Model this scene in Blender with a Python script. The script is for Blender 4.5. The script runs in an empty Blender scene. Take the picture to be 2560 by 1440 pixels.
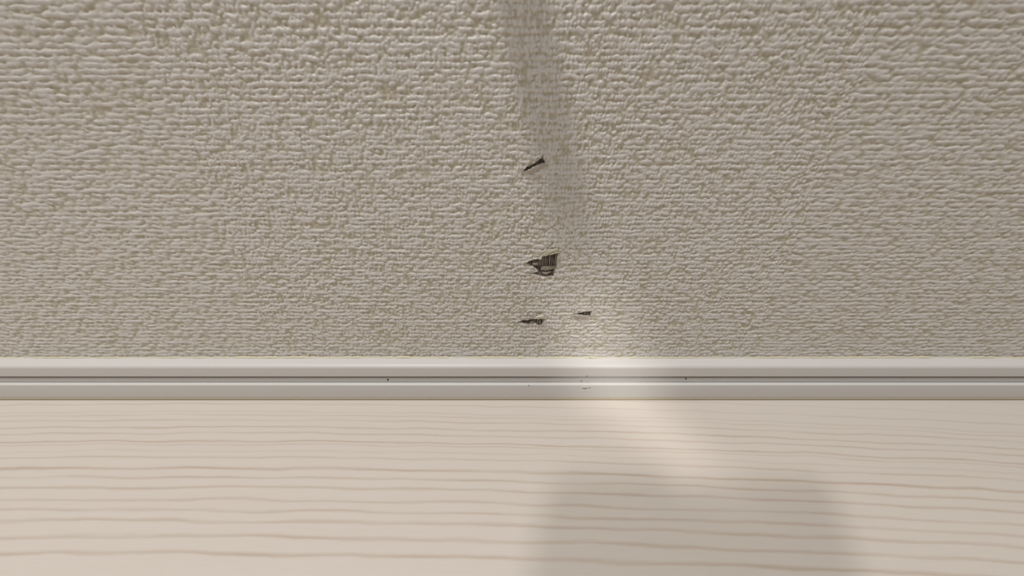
import bpy, bmesh, math
import numpy as np
from mathutils import Vector, Matrix

# ------------------------------------------------------------------ camera, light, exposure
S = bpy.context.scene
COL = S.collection
rng = np.random.default_rng(11)
MM = 0.001

PITCH = math.radians(33.0)
CAM = Vector((0.0, -0.225, 0.23724))
FWD = Vector((0, math.cos(PITCH), -math.sin(PITCH)))
UPV = Vector((0, math.sin(PITCH), math.cos(PITCH)))
cd = bpy.data.cameras.new('camera')
cam = bpy.data.objects.new('camera', cd)
COL.objects.link(cam)
cam.location = CAM
cam.rotation_euler = (math.pi / 2 - PITCH, 0, 0)
cd.sensor_width = 36.0
cd.lens = 36.0 * 1080.0 / 2560.0
cd.clip_start = 0.005
cd.clip_end = 20
cd.dof.use_dof = True
cd.dof.focus_distance = 0.270
cd.dof.aperture_fstop = 5.6
S.camera = cam

S.view_settings.view_transform = 'Standard'
S.view_settings.look = 'None'
S.view_settings.gamma = 1.0
S.view_settings.use_curve_mapping = False
S.view_settings.exposure = 0.07

W = bpy.data.worlds.new('room_light')
S.world = W
W.use_nodes = True
W.node_tree.nodes['Background'].inputs[0].default_value = (1.0, 0.98, 0.955, 1)
W.node_tree.nodes['Background'].inputs[1].default_value = 0.03


def lamp(name, loc, power, radius, col):
    l = bpy.data.lights.new(name, 'POINT')
    l.energy = power
    l.shadow_soft_size = radius
    l.color = col
    o = bpy.data.objects.new(name, l)
    o.location = loc
    COL.objects.link(o)
    return o


# two ceiling downlights: one close to the wall, one behind the photographer's left shoulder
lamp('downlight_near_wall', (-0.55, -0.43, 2.3), 104.0, 0.11, (1.0, 0.985, 0.96))
lamp('downlight_behind', (-0.718, -1.526, 2.3), 69.0, 0.026, (1.0, 0.99, 0.975))


def beam():
    """added narrow spot, shaped to lay a bright strip across the wall foot"""
    p0 = Vector((0.070, -0.006, 0.018))
    a = Vector((-13, 0, 36)); b = Vector((36, -48, 0))
    d = (a * 1.3 + b).normalized()
    pos = p0 + d * 1.6
    n = a.cross(b).normalized()
    t = n.cross(d).normalized()
    l = bpy.data.lights.new('strip_spot', 'SPOT')
    l.energy = 31.0
    l.spot_size = math.radians(7.0)
    l.spot_blend = 0.85
    l.shadow_soft_size = 0.018
    l.color = (1.0, 0.97, 0.95)
    o = bpy.data.objects.new('strip_spot', l)
    COL.objects.link(o)
    m = Matrix((n, t, d)).transposed().to_4x4()
    o.matrix_world = Matrix.Translation(pos) @ m @ Matrix.Diagonal((0.29, 1.0, 1.0, 1.0))


beam()


# ------------------------------------------------------------------ helpers
def srgb(r, g, b):
    f = lambda c: c / 12.92 if c <= 0.04045 else ((c + 0.055) / 1.055) ** 2.4
    return (f(r / 255), f(g / 255), f(b / 255), 1.0)


class NT:
    """small node-graph writer"""
    def __init__(self, name):
        self.m = bpy.data.materials.new(name)
        self.m.use_nodes = True
        self.t = self.m.node_tree
        self.b = self.t.nodes['Principled BSDF']

    def n(self, kind, **kw):
        o = self.t.nodes.new(kind)
        for k, v in kw.items():
            setattr(o, k, v)
        return o

    def set(self, sock, v):
        if isinstance(v, bpy.types.NodeSocket):
            self.t.links.new(v, sock)
        else:
            sock.default_value = v

    def math(self, op, a, b=0.0, c=0.0, clamp=False):
        o = self.n('ShaderNodeMath', operation=op, use_clamp=clamp)
        for i, v in enumerate((a, b, c)):
            self.set(o.inputs[i], v)
        return o.outputs[0]

    def mix(self, f, a, b, mode='MIX'):
        o = self.n('ShaderNodeMix', data_type='RGBA', blend_type=mode)
        self.set(o.inputs[0], f); self.set(o.inputs[6], a); self.set(o.inputs[7], b)
        return o.outputs[2]

    def noise(self, vec, scale, detail=2.0, rough=0.5):
        o = self.n('ShaderNodeTexNoise')
        self.set(o.inputs['Vector'], vec)
        o.inputs['Scale'].default_value = scale
        o.inputs['Detail'].default_value = detail
        o.inputs['Roughness'].default_value = rough
        return o.outputs[0]

    def pos_mm(self, sx=1.0, sy=1.0, sz=1.0):
        g = self.n('ShaderNodeNewGeometry')
        v = self.n('ShaderNodeVectorMath', operation='MULTIPLY')
        self.set(v.inputs[0], g.outputs['Position'])
        v.inputs[1].default_value = (1000 * sx, 1000 * sy, 1000 * sz)
        return v.outputs[0]

    def sep(self, vec):
        o = self.n('ShaderNodeSeparateXYZ')
        self.set(o.inputs[0], vec)
        return o.outputs

    def ramp(self, fac, stops):
        o = self.n('ShaderNodeValToRGB')
        self.set(o.inputs[0], fac)
        e = o.color_ramp.elements
        e[0].position, e[0].color = stops[0][0], stops[0][1]
        e[1].position, e[1].color = stops[-1][0], stops[-1][1]
        for p, c in stops[1:-1]:
            k = e.new(p); k.color = c
        return o.outputs[0]

    def bump(self, h, strength, dist):
        o = self.n('ShaderNodeBump')
        self.set(o.inputs['Height'], h)
        o.inputs['Strength'].default_value = strength
        o.inputs['Distance'].default_value = dist
        self.t.links.new(o.outputs[0], self.b.inputs['Normal'])

    def fin(self, col, rough=0.5, spec=0.5):
        self.set(self.b.inputs['Base Color'], col)
        self.set(self.b.inputs['Roughness'], rough)
        self.b.inputs['Specular IOR Level'].default_value = spec
        return self.m


def mesh_obj(name, verts, faces, mat, parent=None, smooth=False):
    me = bpy.data.meshes.new(name)
    me.from_pydata([tuple(v) for v in verts], [], faces)
    me.update()
    if smooth:
        me.polygons.foreach_set('use_smooth', [True] * len(me.polygons))
    me.materials.append(mat)
    o = bpy.data.objects.new(name, me)
    COL.objects.link(o)
    if parent is not None:
        o.parent = parent
    return o


def grid_faces(nr, nc):
    r = np.arange(nr - 1)[:, None] * nc
    c = np.arange(nc - 1)[None, :]
    a = (r + c).ravel()
    return np.stack([a, a + 1, a + nc + 1, a + nc], 1)


def numpy_mesh(name, V, F, mat, parent=None, smooth=True):
    me = bpy.data.meshes.new(name)
    me.vertices.add(len(V)); me.vertices.foreach_set('co', V.astype(np.float32).ravel())
    me.loops.add(F.size); me.loops.foreach_set('vertex_index', F.astype(np.int32).ravel())
    me.polygons.add(len(F))
    me.polygons.foreach_set('loop_start', np.arange(0, F.size, 4, dtype=np.int32))
    me.polygons.foreach_set('use_smooth', np.full(len(F), smooth))
    me.update(calc_edges=True)
    me.materials.append(mat)
    o = bpy.data.objects.new(name, me)
    COL.objects.link(o)
    if parent is not None:
        o.parent = parent
    return o


def box(name, lo, hi, mat, parent=None, bevel=0.0):
    bm = bmesh.new()
    bmesh.ops.create_cube(bm, size=1.0)
    for v in bm.verts:
        v.co = Vector([lo[i] + (v.co[i] + 0.5) * (hi[i] - lo[i]) for i in range(3)])
    if bevel:
        bmesh.ops.bevel(bm, geom=list(bm.edges), offset=bevel, segments=2, affect='EDGES')
    me = bpy.data.meshes.new(name)
    bm.to_mesh(me); bm.free()
    me.materials.append(mat)
    o = bpy.data.objects.new(name, me)
    COL.objects.link(o)
    if parent is not None:
        o.parent = parent
    return o


def structure(o, label, cat):
    o['kind'] = 'structure'; o['label'] = label; o['category'] = cat
    return o


def wob(n, amp, seed):
    r = np.random.default_rng(seed)
    return r.normal(0, amp, n)


# ------------------------------------------------------------------ materials
def mat_wallpaper():
    k = NT('woven_vinyl_wallpaper')
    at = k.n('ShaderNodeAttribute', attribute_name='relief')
    P = k.pos_mm()
    big = k.noise(P, 0.16, 2.0)
    fine = k.noise(P, 1.4, 2.0)
    tone = k.mix(big, srgb(229, 221, 217), srgb(224, 222, 216))
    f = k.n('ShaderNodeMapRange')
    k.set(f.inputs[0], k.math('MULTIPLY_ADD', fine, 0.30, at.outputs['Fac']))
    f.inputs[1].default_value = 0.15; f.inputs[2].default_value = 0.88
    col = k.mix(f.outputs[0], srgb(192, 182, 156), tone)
    k.bump(k.noise(P, 2.0, 3.0), 0.45, 0.0004)
    return k.fin(col, 0.28, 0.5)


def mat_board():
    k = NT('plasterboard_paper')
    P = k.pos_mm(2.6, 1.0, 0.16)
    s = k.noise(P, 1.0, 3.0, 0.6)
    q = k.noise(k.pos_mm(), 0.5, 3.0)
    col = k.ramp(k.math('MULTIPLY_ADD', q, 0.4, k.math('MULTIPLY', s, 0.7)),
                 [(0.36, srgb(40, 32, 24)), (0.54, srgb(94, 86, 76)), (0.72, srgb(150, 142, 131))])
    k.bump(s, 0.6, 0.0006)
    return k.fin(col, 0.9, 0.2)


def mat_plain(name, c, rough=0.5, spec=0.5, vary=0.0, bump=0.0, scale=0.5):
    k = NT(name)
    n = k.noise(k.pos_mm(), scale, 3.0)
    c2 = tuple(x * (1 - vary) for x in c[:3]) + (1,)
    col = k.mix(n, c, c2)
    if bump:
        k.bump(n, 0.5, bump)
    return k.fin(col, rough, spec)


def mat_floor():
    k = NT('pale_wood_grain')
    P = k.pos_mm()
    x, y, z = k.sep(P)
    d = k.math('MULTIPLY', y, -1.0)
    v = k.math('MULTIPLY_ADD', x, -0.0254, d)
    v = k.math('SUBTRACT', v, k.math('MULTIPLY', k.math('MULTIPLY', x, x), 6.0e-5))
    w1 = k.noise(k.pos_mm(0.020, 0.07, 1), 1.0, 1.0)
    w2 = k.noise(k.pos_mm(0.10, 0.35, 1), 1.0, 2.0)
    v = k.math('ADD', v, k.math('MULTIPLY_ADD', w1, 4.2, -2.1))
    v = k.math('ADD', v, k.math('MULTIPLY_ADD', w2, 0.9, -0.45))
    L = 124.0
    fac = k.math('PINGPONG', k.math('DIVIDE', v, L), 1.0)
    lines = [(6.0, .35, .9), (14.2, .55, 1.0), (21.3, .4, .9), (24.2, .5, .9), (28.6, .6, 1.0), (34.6, .85, 1.1), (39.6, .7, 1.0),
             (45.8, .95, 1.1), (48.3, .5, .9), (53.1, .35, 1.0), (57.7, .7, 1.1), (65.5, 1.0, 1.5), (71.7, .75, 1.3), (78.1, .75, 1.3),
             (85.8, .65, 1.3), (92.1, .75, 1.4), (98.2, .7, 1.5), (106.2, .8, 1.6), (114.8, .85, 1.7)]
    g = lambda t: (t, t, t, 1)
    outs = []
    for part in (lines[0::2], lines[1::2]):
        st = [(0.0, g(0))]
        for p, s, wd in part:
            st += [((p - wd * 1.15) / L, g(0)), (p / L, g(s)), ((p + wd * .75) / L, g(0))]
        st += [(1.0, g(0))]
        st = [q for q in st if 0 <= q[0] <= 1]
        outs.append(k.ramp(fac, st))
    g1 = k.math('MAXIMUM', outs[0], outs[1])
    fade = k.noise(k.pos_mm(0.012, 0.22, 1), 1.0, 3.0)
    fr = k.n('ShaderNodeMapRange'); k.set(fr.inputs[0], fade)
    fr.inputs[1].default_value = 0.28; fr.inputs[2].default_value = 0.62
    fr.inputs[3].default_value = 0.35; fr.inputs[4].default_value = 1.0
    g1 = k.math('MULTIPLY', g1, fr.outputs[0])
    streak = k.noise(k.pos_mm(0.05, 1.1, 1), 1.0, 3.0, 0.6)
    band = k.noise(k.pos_mm(0.006, 0.09, 1), 1.0, 2.0)
    base = k.mix(band, srgb(220, 210, 201), srgb(224, 216, 207))
    base = k.mix(k.math('MULTIPLY', streak, 0.55), base, srgb(210, 198, 187))
    col = k.mix(k.math('MULTIPLY', g1, 0.85), base, srgb(187, 166, 146))
    k.bump(streak, 0.15, 0.0001)
    return k.fin(col, 0.55, 0.35)


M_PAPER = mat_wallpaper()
M_BOARD = mat_board()
M_FLOOR = mat_floor()
M_SKIRT = mat_plain('white_vinyl', srgb(224, 221, 217), 0.42, 0.45, 0.02)
M_LIP = mat_plain('beige_soft_lip', srgb(205, 194, 168), 0.6, 0.3, 0.05)
M_CAULK = mat_plain('cream_caulk', srgb(226, 217, 192), 0.6, 0.3, 0.08, 0.0003, 0.8)
M_CORE = mat_plain('cream_paper_core', srgb(240, 232, 210), 0.8, 0.2, 0.16, 0.0005, 1.2)
M_GREYP = mat_plain('grey_paper_fibre', srgb(168, 158, 146), 0.9, 0.2, 0.30, 0.0006, 1.0)
M_LIFT = mat_plain('smooth_paper_skin', srgb(212, 203, 193), 0.6, 0.3, 0.22, 0.0008, 1.0)
M_DARK = mat_plain('dark_hole', srgb(22, 18, 14), 0.9, 0.1)
M_SCUFF = mat_plain('scuffed_vinyl', srgb(120, 112, 102), 0.7, 0.3, 0.1)
M_SUB = mat_plain('subfloor_board', srgb(150, 130, 105), 0.8, 0.2, 0.1)
M_PHONE = mat_plain('phone_shell', srgb(40, 42, 46), 0.4, 0.5)
M_GLASS = mat_plain('phone_glass', srgb(12, 12, 14), 0.1, 0.5)
M_PANEL = mat_plain('shadow_panel', srgb(90, 74, 60), 0.7, 0.3, 0.1)
M_METAL = mat_plain('white_caster_paint', srgb(225, 222, 215), 0.5, 0.4)

# ------------------------------------------------------------------ wall
wall = box('wall_back', (-1.2, 0.0016, -0.02), (1.2, 0.06, 2.4), M_BOARD)
structure(wall, 'wall covered in greige woven-texture wallpaper with four small tears', 'wall')

TEARS = {
 'a': [(4.76,164.3),(7.11,166.21),(10.99,168.59),(14.43,171.13),(15.35,172.69),(16.27,172.98),(16.79,170.74),(17.76,168.69),(14.93,168.29),(11.83,166.8),(8.9,165.41),(6.35,164.2)],
 'b': [(8.11,109.27),(10.7,110.55),(13.83,111.73),(17.56,111.62),(18.03,113.73),(22.98,114.79),(27.54,115.83),(27.09,112.47),(26.93,107.11),(26.28,105.16),(25.45,99.52),(22.78,99.41),(18.01,99.41),(14.15,100.86),(10.71,101.63),(15.6,103.18),(13.26,105.81),(10.21,107.55)],
 'c': [(3.23,65.18),(6.69,66.21),(10.55,66.59),(14.29,67.74),(15.12,67.23),(21.43,67.23),(20.8,65.18),(19.89,62.22),(16.71,62.15),(15.23,63.51),(11.85,63.51),(11.15,62.61),(7.75,63.38),(6.41,64.03)],
 'd': [(38.29,71.09),(41.82,71.39),(44.17,72.29),(48.1,73.29),(51.23,74.18),(51.07,72.59),(50.78,70.59),(51.95,66.23),(51.51,66.54),(50.41,69.48),(46.81,69.83),(43.96,70.04),(41.48,70.59)],
}



def ragged(poly, amp, seed):
    r = np.random.default_rng(seed)
    out = []
    for i, p in enumerate(poly):
        q = poly[(i + 1) % len(poly)]
        n = max(1, int(math.hypot(q[0] - p[0], q[1] - p[1]) / .7))
        for k in range(n):
            t = k / n
            out.append((p[0] * (1 - t) + q[0] * t + (r.normal(0, amp) if k else 0), p[1] * (1 - t) + q[1] * t + (r.normal(0, amp) if k else 0)))
    return out


TEARS = {k: ragged(v, .16, i + 3) for i, (k, v) in enumerate(TEARS.items())}


def inside(px, pz, poly):
    r = np.zeros(px.shape, bool)
    n = len(poly)
    for i in range(n):
        x0, z0 = poly[i]; x1, z1 = poly[(i + 1) % n]
        if z0 == z1:
            continue
        c = ((z0 > pz) != (z1 > pz)) & (px < (x1 - x0) * (pz - z0) / (z1 - z0) + x0)
        r ^= c
    return r


def edge_dist(px, pz, poly):
    d = np.full(px.shape, 1e9)
    n = len(poly)
    for i in range(n):
        a = np.array(poly[i]); b = np.array(poly[(i + 1) % n])
        ab = b - a
        t = np.clip(((px - a[0]) * ab[0] + (pz - a[1]) * ab[1]) / (ab @ ab), 0, 1)
        d = np.minimum(d, np.hypot(px - a[0] - t * ab[0], pz - a[1] - t * ab[1]))
    return d


def noise1(x, period, r, kind='n'):
    """smooth random curve along x (mm) with the given knot spacing"""
    n = int((x[-1] - x[0]) / period) + 4
    kx = x[0] - period + period * (np.arange(n) + r.uniform(-.3, .3, n))
    return kx, n


def curve(x, kx, kv):
    i = np.clip(np.searchsorted(kx, x) - 1, 0, len(kx) - 2)
    t = np.clip((x - kx[i]) / (kx[i + 1] - kx[i]), 0, 1)
    t = t * t * (3 - 2 * t)
    return kv[i] * (1 - t) + kv[i + 1] * t


def rnd(x, period, r, lo=-1.0, hi=1.0):
    kx, n = noise1(x, period, r)
    return curve(x, kx, r.uniform(lo, hi, n))


def build_wallpaper():
    def span(a, b, st):
        return np.linspace(a, b, max(2, int(round((b - a) / st)) + 1))[:-1]
    X = np.concatenate([span(-470, -165, .82), span(-165, -2, .38), span(-2, 56, .22), span(56, 165, .38), span(165, 470, .82), [470.]])
    Z = np.concatenate([span(31.5, 60, .36), span(60, 120, .30), span(120, 250, .36), span(250, 330, .6), [330.]])
    H = np.zeros((len(Z), len(X)))
    r = np.random.default_rng(5)
    # horizontal (weft) yarns: rows of fused round lumps
    zc = 28.0
    while zc < 334:
        kx, n = noise1(X, 2.1, r)
        up = r.random(n) < 0.74
        kv = np.where(up, r.uniform(.70, 1.0, n), r.uniform(.05, .45, n))
        ph = X / 2.3 + 1.1 * rnd(X, 5.0, r) + r.random()
        neck = np.abs(np.sin(np.pi * ph)) ** .5
        deep = np.clip(rnd(X, 4.0, r, -.1, .85), 0, 1)
        e = curve(X, kx, kv) * (1 - deep * (1 - neck))
        c = zc + .5 * rnd(X, 8.0, r) + .42 * rnd(X, 2.0, r)
        w = (1.24 + .22 * rnd(X, 5.0, r) + .32 * rnd(X, 1.5, r)) * (.74 + .26 * neck)
        sl = np.where((Z > zc - 3.2) & (Z < zc + 3.2))[0]
        if len(sl):
            u = (Z[sl][:, None] - c[None, :]) / w[None, :]
            prof = np.clip(1 - u * u, 0, 1) ** .55
            H[sl] = np.maximum(H[sl], prof * e[None, :])
        zc += 2.75 + r.uniform(-.55, .55)
    # vertical (warp) yarns showing between as shorter upright lumps
    xc = -473.0
    while xc < 473:
        kz, n = noise1(Z, 1.6, r)
        up = r.random(n) < 0.30
        kv = np.where(up, r.uniform(.42, .80, n), r.uniform(.06, .26, n))
        e = curve(Z, kz, kv)
        c = xc + .4 * rnd(Z, 7.0, r) + .45 * rnd(Z, 2.2, r)
        w = 1.0 + .32 * rnd(Z, 2.2, r)
        sl = np.where((X > xc - 2.2) & (X < xc + 2.2))[0]
        if len(sl):
            u = (X[sl][None, :] - c[:, None]) / w[:, None]
            prof = np.clip(1 - u * u, 0, 1) ** .55
            H[:, sl] = np.maximum(H[:, sl], prof * e[:, None])
        xc += 2.5 + r.uniform(-.8, .8)
    # knops and slubs: small rounded lumps scattered over the weave
    n = 36000
    kx_, kz_ = r.uniform(-470, 470, n), r.uniform(31, 330, n)
    ra, rb, hh = r.uniform(.7, 1.5, n), r.uniform(.55, 1.05, n), r.uniform(.3, .95, n)
    i0, i1 = np.searchsorted(X, kx_ - ra), np.searchsorted(X, kx_ + ra)
    j0, j1 = np.searchsorted(Z, kz_ - rb), np.searchsorted(Z, kz_ + rb)
    for q in range(n):
        u = ((X[i0[q]:i1[q]] - kx_[q]) / ra[q]) ** 2
        v = ((Z[j0[q]:j1[q]] - kz_[q]) / rb[q]) ** 2
        g = H[j0[q]:j1[q], i0[q]:i1[q]]
        np.maximum(g, np.sqrt(np.clip(1 - v[:, None] - u[None, :], 0, 1)) * hh[q], out=g)
    # fine unevenness on an even lattice
    st = .42
    L = r.normal(0, 1, (int(306 / st) + 4, int(946 / st) + 4))
    gx, gz = (X + 472) / st, (Z - 30) / st
    ix, iz = gx.astype(int), gz.astype(int)
    fx, fz = (gx - ix)[None, :], (gz - iz)[:, None]
    fx, fz = fx * fx * (3 - 2 * fx), fz * fz * (3 - 2 * fz)
    q = lambda a, b: L[np.ix_(iz + a, ix + b)]
    N = (q(0, 0) * (1 - fx) + q(0, 1) * fx) * (1 - fz) + (q(1, 0) * (1 - fx) + q(1, 1) * fx) * fz
    H += .11 * N
    Hs = H.copy()
    Hs[1:-1, 1:-1] = .36 * H[1:-1, 1:-1] + .16 * (H[2:, 1:-1] + H[:-2, 1:-1] + H[1:-1, 2:] + H[1:-1, :-2])
    H = Hs
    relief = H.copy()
    Y = -0.98 * H
    # the sheet never lies dead flat
    Y += -.25 * np.sin(X / 61.0)[None, :] * np.cos(Z / 47.0)[:, None]
    PX, PZ = np.meshgrid(X, Z)
    hole = np.zeros(H.shape, bool)
    for key, poly in TEARS.items():
        a = np.array(poly)
        ci = np.where((X > a[:, 0].min() - 4) & (X < a[:, 0].max() + 4))[0]
        ri = np.where((Z > a[:, 1].min() - 4) & (Z < a[:, 1].max() + 4))[0]
        sub = np.ix_(ri, ci)
        ins = inside(PX[sub], PZ[sub], poly)
        d = edge_dist(PX[sub], PZ[sub], poly)
        y = Y[sub]
        y = np.where(ins, .35, y - .15 * np.exp(-(d / 1.3) ** 2))
        Y[sub] = y
        hole[sub] |= ins & (d > .22)
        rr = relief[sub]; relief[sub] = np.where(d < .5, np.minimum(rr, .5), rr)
    # plain continuation beyond the finely modelled field
    Xe = np.concatenate([[-1200, -800, -470.8], X, [470.8, 800, 1200]])
    Ze = np.concatenate([Z, [330.6, 400, 800, 1500, 2400]])
    Y2 = np.full((len(Ze), len(Xe)), -.3); Y2[:len(Z), 3:-3] = Y
    R2 = np.full(Y2.shape, .6); R2[:len(Z), 3:-3] = relief
    h2 = np.zeros(Y2.shape, bool); h2[:len(Z), 3:-3] = hole
    PX, PZ = np.meshgrid(Xe, Ze)
    V = np.stack([PX, Y2, PZ], -1).reshape(-1, 3) * MM
    F = grid_faces(len(Ze), len(Xe))
    hv = h2.ravel()
    F = F[~hv[F].all(1)]
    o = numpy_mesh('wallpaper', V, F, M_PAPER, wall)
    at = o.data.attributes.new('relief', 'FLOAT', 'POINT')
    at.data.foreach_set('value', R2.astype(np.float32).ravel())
    return o


build_wallpaper()


def seen(x, z, out):
    """a point of a torn edge that stands `out` mm proud of the wall"""
    w = Vector((x * MM, 0, z * MM))
    return CAM + (w - CAM) * ((0.225 - out * MM) / 0.225)


def resample(pts, n):
    p = np.array(pts, float)
    s = np.concatenate([[0], np.cumsum(np.hypot(*np.diff(p, axis=0).T))])
    t = np.linspace(0, s[-1], n)
    return np.stack([np.interp(t, s, p[:, i]) for i in range(2)], 1)


def torn_patch(poly, label, seed):
    """exposed board paper: rough vertical fibres at differing depth"""
    a = np.array(poly)
    st = .27
    xs = np.arange(a[:, 0].min() - .6, a[:, 0].max() + .6, st)
    zs = np.arange(a[:, 1].min() - .6, a[:, 1].max() + .6, st)
    r = np.random.default_rng(seed)
    PX, PZ = np.meshgrid(xs, zs)
    col = rnd(xs, .55, r) * .28
    y = .42 + col[None, :] * (0.6 + .4 * rnd(zs, 3.0, r))[:, None] + r.normal(0, .03, PX.shape)
    V = np.stack([PX, np.clip(y, .1, 1.0), PZ], -1).reshape(-1, 3) * MM
    ok = (inside(PX, PZ, poly) | (edge_dist(PX, PZ, poly) < .5)).ravel()
    F = grid_faces(len(zs), len(xs))
    F = F[ok[F].all(1)]
    o = numpy_mesh('torn_patch', V, F, M_BOARD, wall, smooth=False)
    o['label'] = label
    return o


def flap(name, parent, mat, base, tip, o_base, o_tip, thick=.45, curl=.6, seed=0, n=16, m=6, label=None, rough=.035, smooth=False):
    """a lifted strip of wallpaper between a base edge and a tip edge, with its own thickness"""
    A = resample(base, n); B = resample(tip, n)
    r = np.random.default_rng(seed)
    V = []
    for side in (0, 1):
        for i in range(n):
            for j in range(m):
                t = j / (m - 1)
                p = A[i] * (1 - t) + B[i] * t
                jag = r.normal(0, .09) if j == m - 1 else 0
                out = o_base * (1 - t) + o_tip * t + curl * math.sin(math.pi * t) + r.normal(0, rough)
                env = math.sin(math.pi * (i + .6) / (n + .2)) ** .5
                q = seen(p[0], p[1] + jag, out * env)
                if side:
                    q = q + Vector((0, thick * MM * env, -thick * .35 * MM * env))
                V.append(q)
    F = []
    k = n * m
    for i in range(n - 1):
        for j in range(m - 1):
            a = i * m + j
            F.append((a, a + 1, a + m + 1, a + m))
            F.append((k + a, k + a + m, k + a + m + 1, k + a + 1))
    for i in range(n - 1):
        for j in (0, m - 1):
            a = i * m + j
            F.append((a, a + m, k + a + m, k + a) if j == 0 else (a, k + a, k + a + m, a + m))
    for j in range(m - 1):
        for i in (0, n - 1):
            a = i * m + j
            F.append((a, k + a, k + a + 1, a + 1) if i == 0 else (a, a + 1, k + a + 1, k + a))
    o = mesh_obj(name, V, F, mat, parent, smooth=smooth)
    if label:
        o['label'] = label
    return o


pa = torn_patch(TEARS['a'], 'dark slanting slit, highest of the four wallpaper tears', 21)
flap('paper_lip', pa, M_LIFT, [(5.17,163.39),(8.94,163.6),(11.91,164.4),(15.04,165.4),(18.4,167.2)],
     [(5.0,164.0),(8.9,165.41),(11.83,166.8),(14.93,168.29),(17.9,168.75)], .85, 2.0, .5, .4, 31, n=26, m=9, rough=.13, smooth=True, label='pale lifted lower edge of the slit')

pb = torn_patch(TEARS['b'], 'largest tear, scraped down to grey board paper', 22)
flap('paper_flap', pb, M_CORE, [(17.6,113.75),(21.4,114.7),(24.79,115.7),(28.2,117.1)],
     [(17.2,114.7),(20.5,116.2),(24.2,118.1),(26.5,119.3)], 1.6, 3.2, .6, .5, 32, n=22, m=8, rough=.09, label='cream flap folded up at the top of the tear')
flap('paper_fold', pb, M_CORE, [(19.0,113.75),(23.2,114.75),(27.9,116.0)],
     [(19.4,114.3),(23.6,115.4),(28.4,117.2)], 2.3, 2.9, .5, .25, 42, m=4)
flap('paper_scrap', pb, M_GREYP, [(17.2,104.3),(19.2,103.9),(20.5,103.4),(23.5,104.3),(26.0,105.2)],
     [(17.5,106.2),(19.4,106.8),(21.5,106.9),(24.6,107.0),(26.8,107.1)], .5, .25, .25, .25, 33, n=20, m=7, rough=.10, label='grey layer of paper left inside the tear')
flap('paper_scrap', pb, M_GREYP, [(18.88,101.5),(20.65,100.5),(23.2,102.0)],
     [(17.7,102.74),(20.6,102.9),(23.5,103.4)], .6, .3, .25, .2, 34, rough=.10)
flap('paper_scrap', pb, M_GREYP, [(12.4,107.6),(14.0,107.2),(15.6,107.4)],
     [(12.2,108.9),(14.2,109.0),(15.8,109.4)], .5, .3, .2, .3, 35, n=8)
flap('paper_scrap', pb, M_CORE, [(13.6,111.2),(15.4,111.9),(17.5,111.2)],
     [(13.9,111.9),(15.5,112.5),(17.7,111.8)], 1.1, 1.4, .3, .2, 36, n=8, m=4)
# narrow upright fibres of board paper
for x, z0, z1, w in ((12.6, 109.0, 110.9, .3), (13.5, 108.9, 111.2, .4), (17.2, 107.4, 111.2, .35), (21.2, 107.1, 114.0, .2), (23.7, 107.1, 113.1, .25), (25.2, 100.2, 104.6, .3), (24.4, 100.0, 103.6, .2), (17.0, 99.9, 102.6, .5), (15.6, 100.6, 102.6, .4), (13.6, 101.2, 102.3, .4), (22.45, 107.0, 114.3, .62), (20.0, 107.3, 113.2, .35), (25.9, 106.9, 114.8, .34), (18.5, 107.2, 112.6, .4), (16.2, 107.9, 110.8, .45), (14.9, 108.2, 110.6, .35)):
    flap('paper_fibre', pb, M_GREYP, [(x - w / 2, z0), (x - w / 2, z1)], [(x + w / 2, z0), (x + w / 2 + .1, z1)], -.05, -.05, .15, .08, int(x * 10), n=8, m=3)

pc = torn_patch(TEARS['c'], 'small ragged tear near the skirting with a curled cream crumb', 23)
flap('paper_flap', pc, M_CORE, [(15.02,67.35),(18.2,67.3),(21.8,67.5)],
     [(15.1,68.95),(17.2,69.6),(18.7,70.2),(20.4,69.9),(22.2,68.5)], 1.9, 2.8, .8, .9, 37, n=20, m=8, rough=.12, smooth=True, label='curled cream crumb of paper')
flap('paper_flap', pc, M_LIFT, [(6.5,66.4),(10.4,67.0),(15.1,68.0)],
     [(6.5,67.8),(9.0,68.4),(13.6,68.7),(15.3,68.5)], 1.4, 1.9, .4, .35, 38)
flap('paper_scrap', pc, M_GREYP, [(11.9,63.6),(13.4,63.4),(14.8,63.8)],
     [(12.2,65.0),(13.4,65.1),(14.6,64.6)], .4, .2, .2, .2, 39, n=8)
for x, z0, z1, w in ((16.9, 63.0, 66.9, .4), (18.2, 62.6, 66.9, .7), (20.3, 62.8, 66.9, .35)):
    flap('paper_fibre', pc, M_GREYP, [(x - w / 2, z0), (x - w / 2, z1)], [(x + w / 2, z0), (x + w / 2 + .1, z1)], -.05, -.05, .15, .08, int(x * 10), n=8, m=3)

pd = torn_patch(TEARS['d'], 'thin wedge-shaped tear nearest the scuffed skirting', 24)
flap('paper_lip', pd, M_LIFT, [(39.98,69.08),(41.69,68.0),(44.16,67.5),(47.02,67.3),(51.1,67.3)],
     [(39.48,70.39),(41.48,70.5),(43.96,70.04),(46.81,69.83),(50.6,69.48)], .95, 1.8, .5, .4, 40, n=24, m=9, rough=.12, smooth=True, label='pale smooth paper lifted below the wedge')

# ------------------------------------------------------------------ floor
floor = box('floor', (-1.2, -2.4, -0.030), (1.2, 0.06, -0.012), M_SUB)
structure(floor, 'pale wood-grain floor with fine lines running along the skirting', 'floor')
y1 = -0.002
first = None
for i in range(7):
    y0 = y1 - 0.303
    if first is None:
        first = box('floorboard', (-1.2, y0 + .0003, -0.012), (1.2, y1, 0.0), M_FLOOR, floor, .0004)
    else:
        o = first.copy(); COL.objects.link(o); o.parent = floor; o.location.y = -0.303 * i
    y1 = y0

# ------------------------------------------------------------------ skirting
T = 9.0
ZT = 34.3


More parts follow.
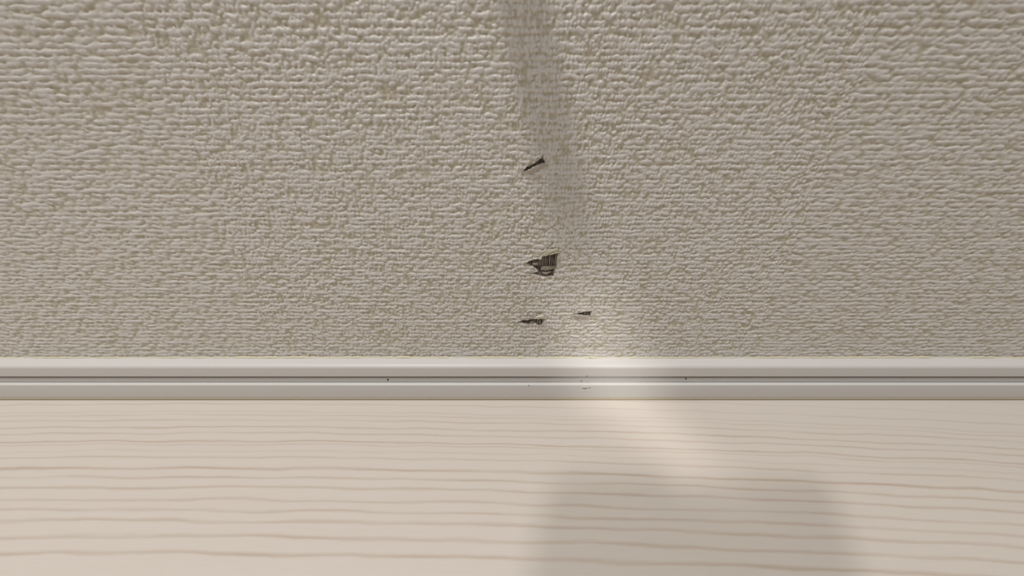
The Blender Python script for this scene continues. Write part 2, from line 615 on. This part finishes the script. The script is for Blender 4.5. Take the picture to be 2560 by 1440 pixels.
def extrude(name, prof, mat, parent, x0=-1200., x1=1200., xs=None):
    """closed profile (y,z in mm) swept along the wall"""
    X = xs if xs is not None else np.array([x0, x1])
    n = len(prof)
    V = [(x * MM, p[0] * MM, p[1] * MM) for x in X for p in prof]
    F = []
    for i in range(len(X) - 1):
        for j in range(n):
            a = i * n + j; b = i * n + (j + 1) % n
            F.append((a, b, b + n, a + n))
    F.append(tuple(range(n))[::-1]); F.append(tuple((len(X) - 1) * n + j for j in range(n)))
    o = mesh_obj(name, V, F, mat, parent)
    bm = bmesh.new(); bm.from_mesh(o.data)
    bmesh.ops.recalc_face_normals(bm, faces=bm.faces)
    bm.to_mesh(o.data); bm.free()
    return o


def arc(cy, cz, r, a0, a1, n):
    return [(cy + r * math.cos(math.radians(a0 + (a1 - a0) * i / n)), cz + r * math.sin(math.radians(a0 + (a1 - a0) * i / n))) for i in range(n + 1)]


prof = [(1.0, 2.5), (1.0, ZT - .05), (-1.5, ZT)]
prof += arc(-T - .35 + 2.6, ZT - 2.6 + .05, 2.6, 90, 176, 9)            # soft upper nose
prof += [(-8.5, 24.3)] + arc(-8.5 + .45, 24.15, .45, 180, 265, 4)       # under-edge of the upper band
prof += [(-4.2, 23.6), (-4.2, 19.6), (-6.7, 19.5), (-6.65, 16.6)]                              # groove
prof += arc(-T - .4 + .7, 16.0, .7, 98, 176, 6)                         # ledge and its rounded corner
prof += [(-8.0, 2.9), (-7.6, 2.55)]
skirt = extrude('baseboard_back', prof, M_SKIRT, None)
for p in skirt.data.polygons:
    p.use_smooth = True
skirt.data.set_sharp_from_angle(angle=math.radians(30))
structure(skirt, 'low off-white grooved skirting board between wallpaper and wood floor', 'skirting')
extrude('soft_lip', [(-.5, 2.45), (-7.9, 2.45), (-8.2, 2.25), (-8.2, .9), (-7.9, .7), (-.5, .7)], M_LIP, skirt)['label'] = 'thin beige lip along the bottom edge'
# cream caulk line, uneven along its upper edge
cx = np.concatenate([np.arange(-480, 480.1, 1.6)])
r = np.random.default_rng(8)
up = .55 + .35 * rnd(cx, 9.0, r) + .25 * rnd(cx, 3.0, r) + np.where(np.abs(cx - 54) < 3, .5, 0)
V = []
for x, u in zip(cx, up):
    V += [(x * MM, -.2 * MM, (ZT - .3) * MM), (x * MM, (-1.5 - .4 * u) * MM, (ZT - .12) * MM), (x * MM, (-.95 - .2 * u) * MM, (ZT + .55 * u + .05) * MM), (x * MM, -.15 * MM, (ZT + .95 * u + .15) * MM)]
F = []
for i in range(len(cx) - 1):
    for j in range(3):
        a = i * 4 + j
        F.append((a, a + 4, a + 5, a + 1))
mesh_obj('caulk_bead', V, F, M_CAULK, skirt, smooth=True)['label'] = 'cream caulk line where skirting meets wallpaper'


def pin(x, z, rad, label):
    bm = bmesh.new()
    bmesh.ops.create_cone(bm, cap_ends=True, segments=14, radius1=rad * MM, radius2=rad * .8 * MM, depth=.5 * MM)
    bmesh.ops.transform(bm, matrix=Matrix.Translation((x * MM, -6.70 * MM, z * MM)) @ Matrix.Rotation(math.pi / 2, 4, 'X') @ Matrix.Diagonal((.9, 1.25, 1, 1)), verts=bm.verts)
    me = bpy.data.meshes.new('pin_hole'); bm.to_mesh(me); bm.free()
    me.materials.append(M_DARK)
    o = bpy.data.objects.new('pin_hole', me); COL.objects.link(o); o.parent = skirt
    o['label'] = label


pin(-86.7, 18.97, .62, 'black pin hole in the groove')
pin(121.4, 19.93, .5, 'black pin hole in the groove')


def scratch(pts, w, y, mat, label=None, name='scuff'):
    """a small raised burr following a short curve"""
    P = resample(pts, 12)
    V = []; F = []
    for i, (x, z) in enumerate(P):
        k = math.sin(math.pi * (i + .35) / (len(P) - .3)) ** .7
        for dz, dy in ((w, 0), (w * .3, -.28), (-w * .5, -.22), (-w, 0)):
            V.append((x * MM, (y + dy * k) * MM, (z + dz * k) * MM))
    for i in range(len(P) - 1):
        for j in range(3):
            a = i * 4 + j
            F.append((a, a + 1, a + 5, a + 4))
    o = mesh_obj(name, V, F, mat, skirt)
    if label:
        o['label'] = label


scratch([(49.0, 13.2), (51.0, 12.75), (52.5, 12.95), (53.7, 13.6)], .34, -9.05, M_SCUFF, 'curved gouge in the lower band')
scratch([(53.4, 13.8), (54.4, 13.75), (55.5, 13.2)], .42, -9.05, M_SCUFF)
scratch([(47.6, 15.4), (49.6, 14.7), (52.6, 14.9)], .5, -9.25, M_SKIRT, name='burr')
scratch([(49.5, 11.4), (52.0, 10.6), (54.6, 10.9)], .5, -8.85, M_SKIRT, name='burr')
scratch([(50.6, 24.1), (51.6, 24.3), (52.4, 25.4)], .30, -8.5, M_SCUFF)
scratch([(47.8, 17.6), (48.7, 17.9), (49.4, 17.5)], .5, -6.65, M_SCUFF)
scratch([(10.8, 16.0), (11.7, 16.4), (12.6, 15.7)], .22, -9.35, M_SCUFF)
scratch([(53.5, 34.9), (53.9, 35.1), (54.2, 34.9)], .22, -1.9, M_DARK, name='speck')

# ------------------------------------------------------------------ out-of-view objects placed to throw the two soft shadows
br = bpy.data.objects.new('unseen_caster', None); COL.objects.link(br)  # added block above the view, sized to cast the dark band below
br.location = (-0.012, 0, 0.30)
br['label'] = 'added white bracket fixed to the wall above the torn wallpaper'; br['category'] = 'shadow_caster'
box('caster_plate', (-.013, -.0035, -.022), (.013, -.0004, .014), M_METAL, br, .0008)
box('caster_arm', (-.0105, -.032, -.004), (.0105, -.0035, .004), M_METAL, br, .0012)
box('caster_stop', (-.0105, -.036, -.004), (.0105, -.032, .010), M_METAL, br, .0008)

ph = bpy.data.objects.new('phone', None); COL.objects.link(ph)
# out of view, shrunk along the rear downlight's rays; same floor shadow
K = 0.787
L1 = Vector((-0.718, -1.526, 2.3))
hold = L1 + (CAM - FWD * 0.014 - L1) * K
ph.matrix_world = Matrix.Translation(hold) @ Matrix((Vector((1, 0, 0)), UPV, -FWD)).transposed().to_4x4() @ Matrix.Scale(K, 4)
ph['label'] = 'dark phone with an added side panel, out of view, throwing the floor shadow'; ph['category'] = 'phone'


def slab(name, x0, x1, y0, y1, z0, z1, rad, mat):
    bm = bmesh.new()
    ring = []
    for cx_, cy_, a0 in ((x1 - rad, y1 - rad, 0), (x0 + rad, y1 - rad, 90), (x0 + rad, y0 + rad, 180), (x1 - rad, y0 + rad, 270)):
        for i in range(7):
            a = math.radians(a0 + 15 * i)
            ring.append((cx_ + rad * math.cos(a), cy_ + rad * math.sin(a)))
    f = bm.faces.new([bm.verts.new((a, b, z0)) for a, b in ring])
    e = bmesh.ops.extrude_face_region(bm, geom=[f])
    for v in e['geom']:
        if isinstance(v, bmesh.types.BMVert):
            v.co.z = z1
    bmesh.ops.recalc_face_normals(bm, faces=bm.faces)
    me = bpy.data.meshes.new(name); bm.to_mesh(me); bm.free()
    me.materials.append(mat)
    o = bpy.data.objects.new(name, me); COL.objects.link(o); o.parent = ph
    return o


slab('body', -.060, .0115, -.133, .014, 0, .008, .015, M_PHONE)
slab('screen', -.058, .0095, -.131, .012, .008, .0085, .009, M_GLASS)
slab('camera_bump', -.022, .0085, -.022, .011, -.0025, 0, .007, M_PHONE)
slab('shadow_panel', .0120, .0880, -.134, .013, .003, .006, .008, M_PANEL)  # added panel, only there to widen the phone's floor shadow
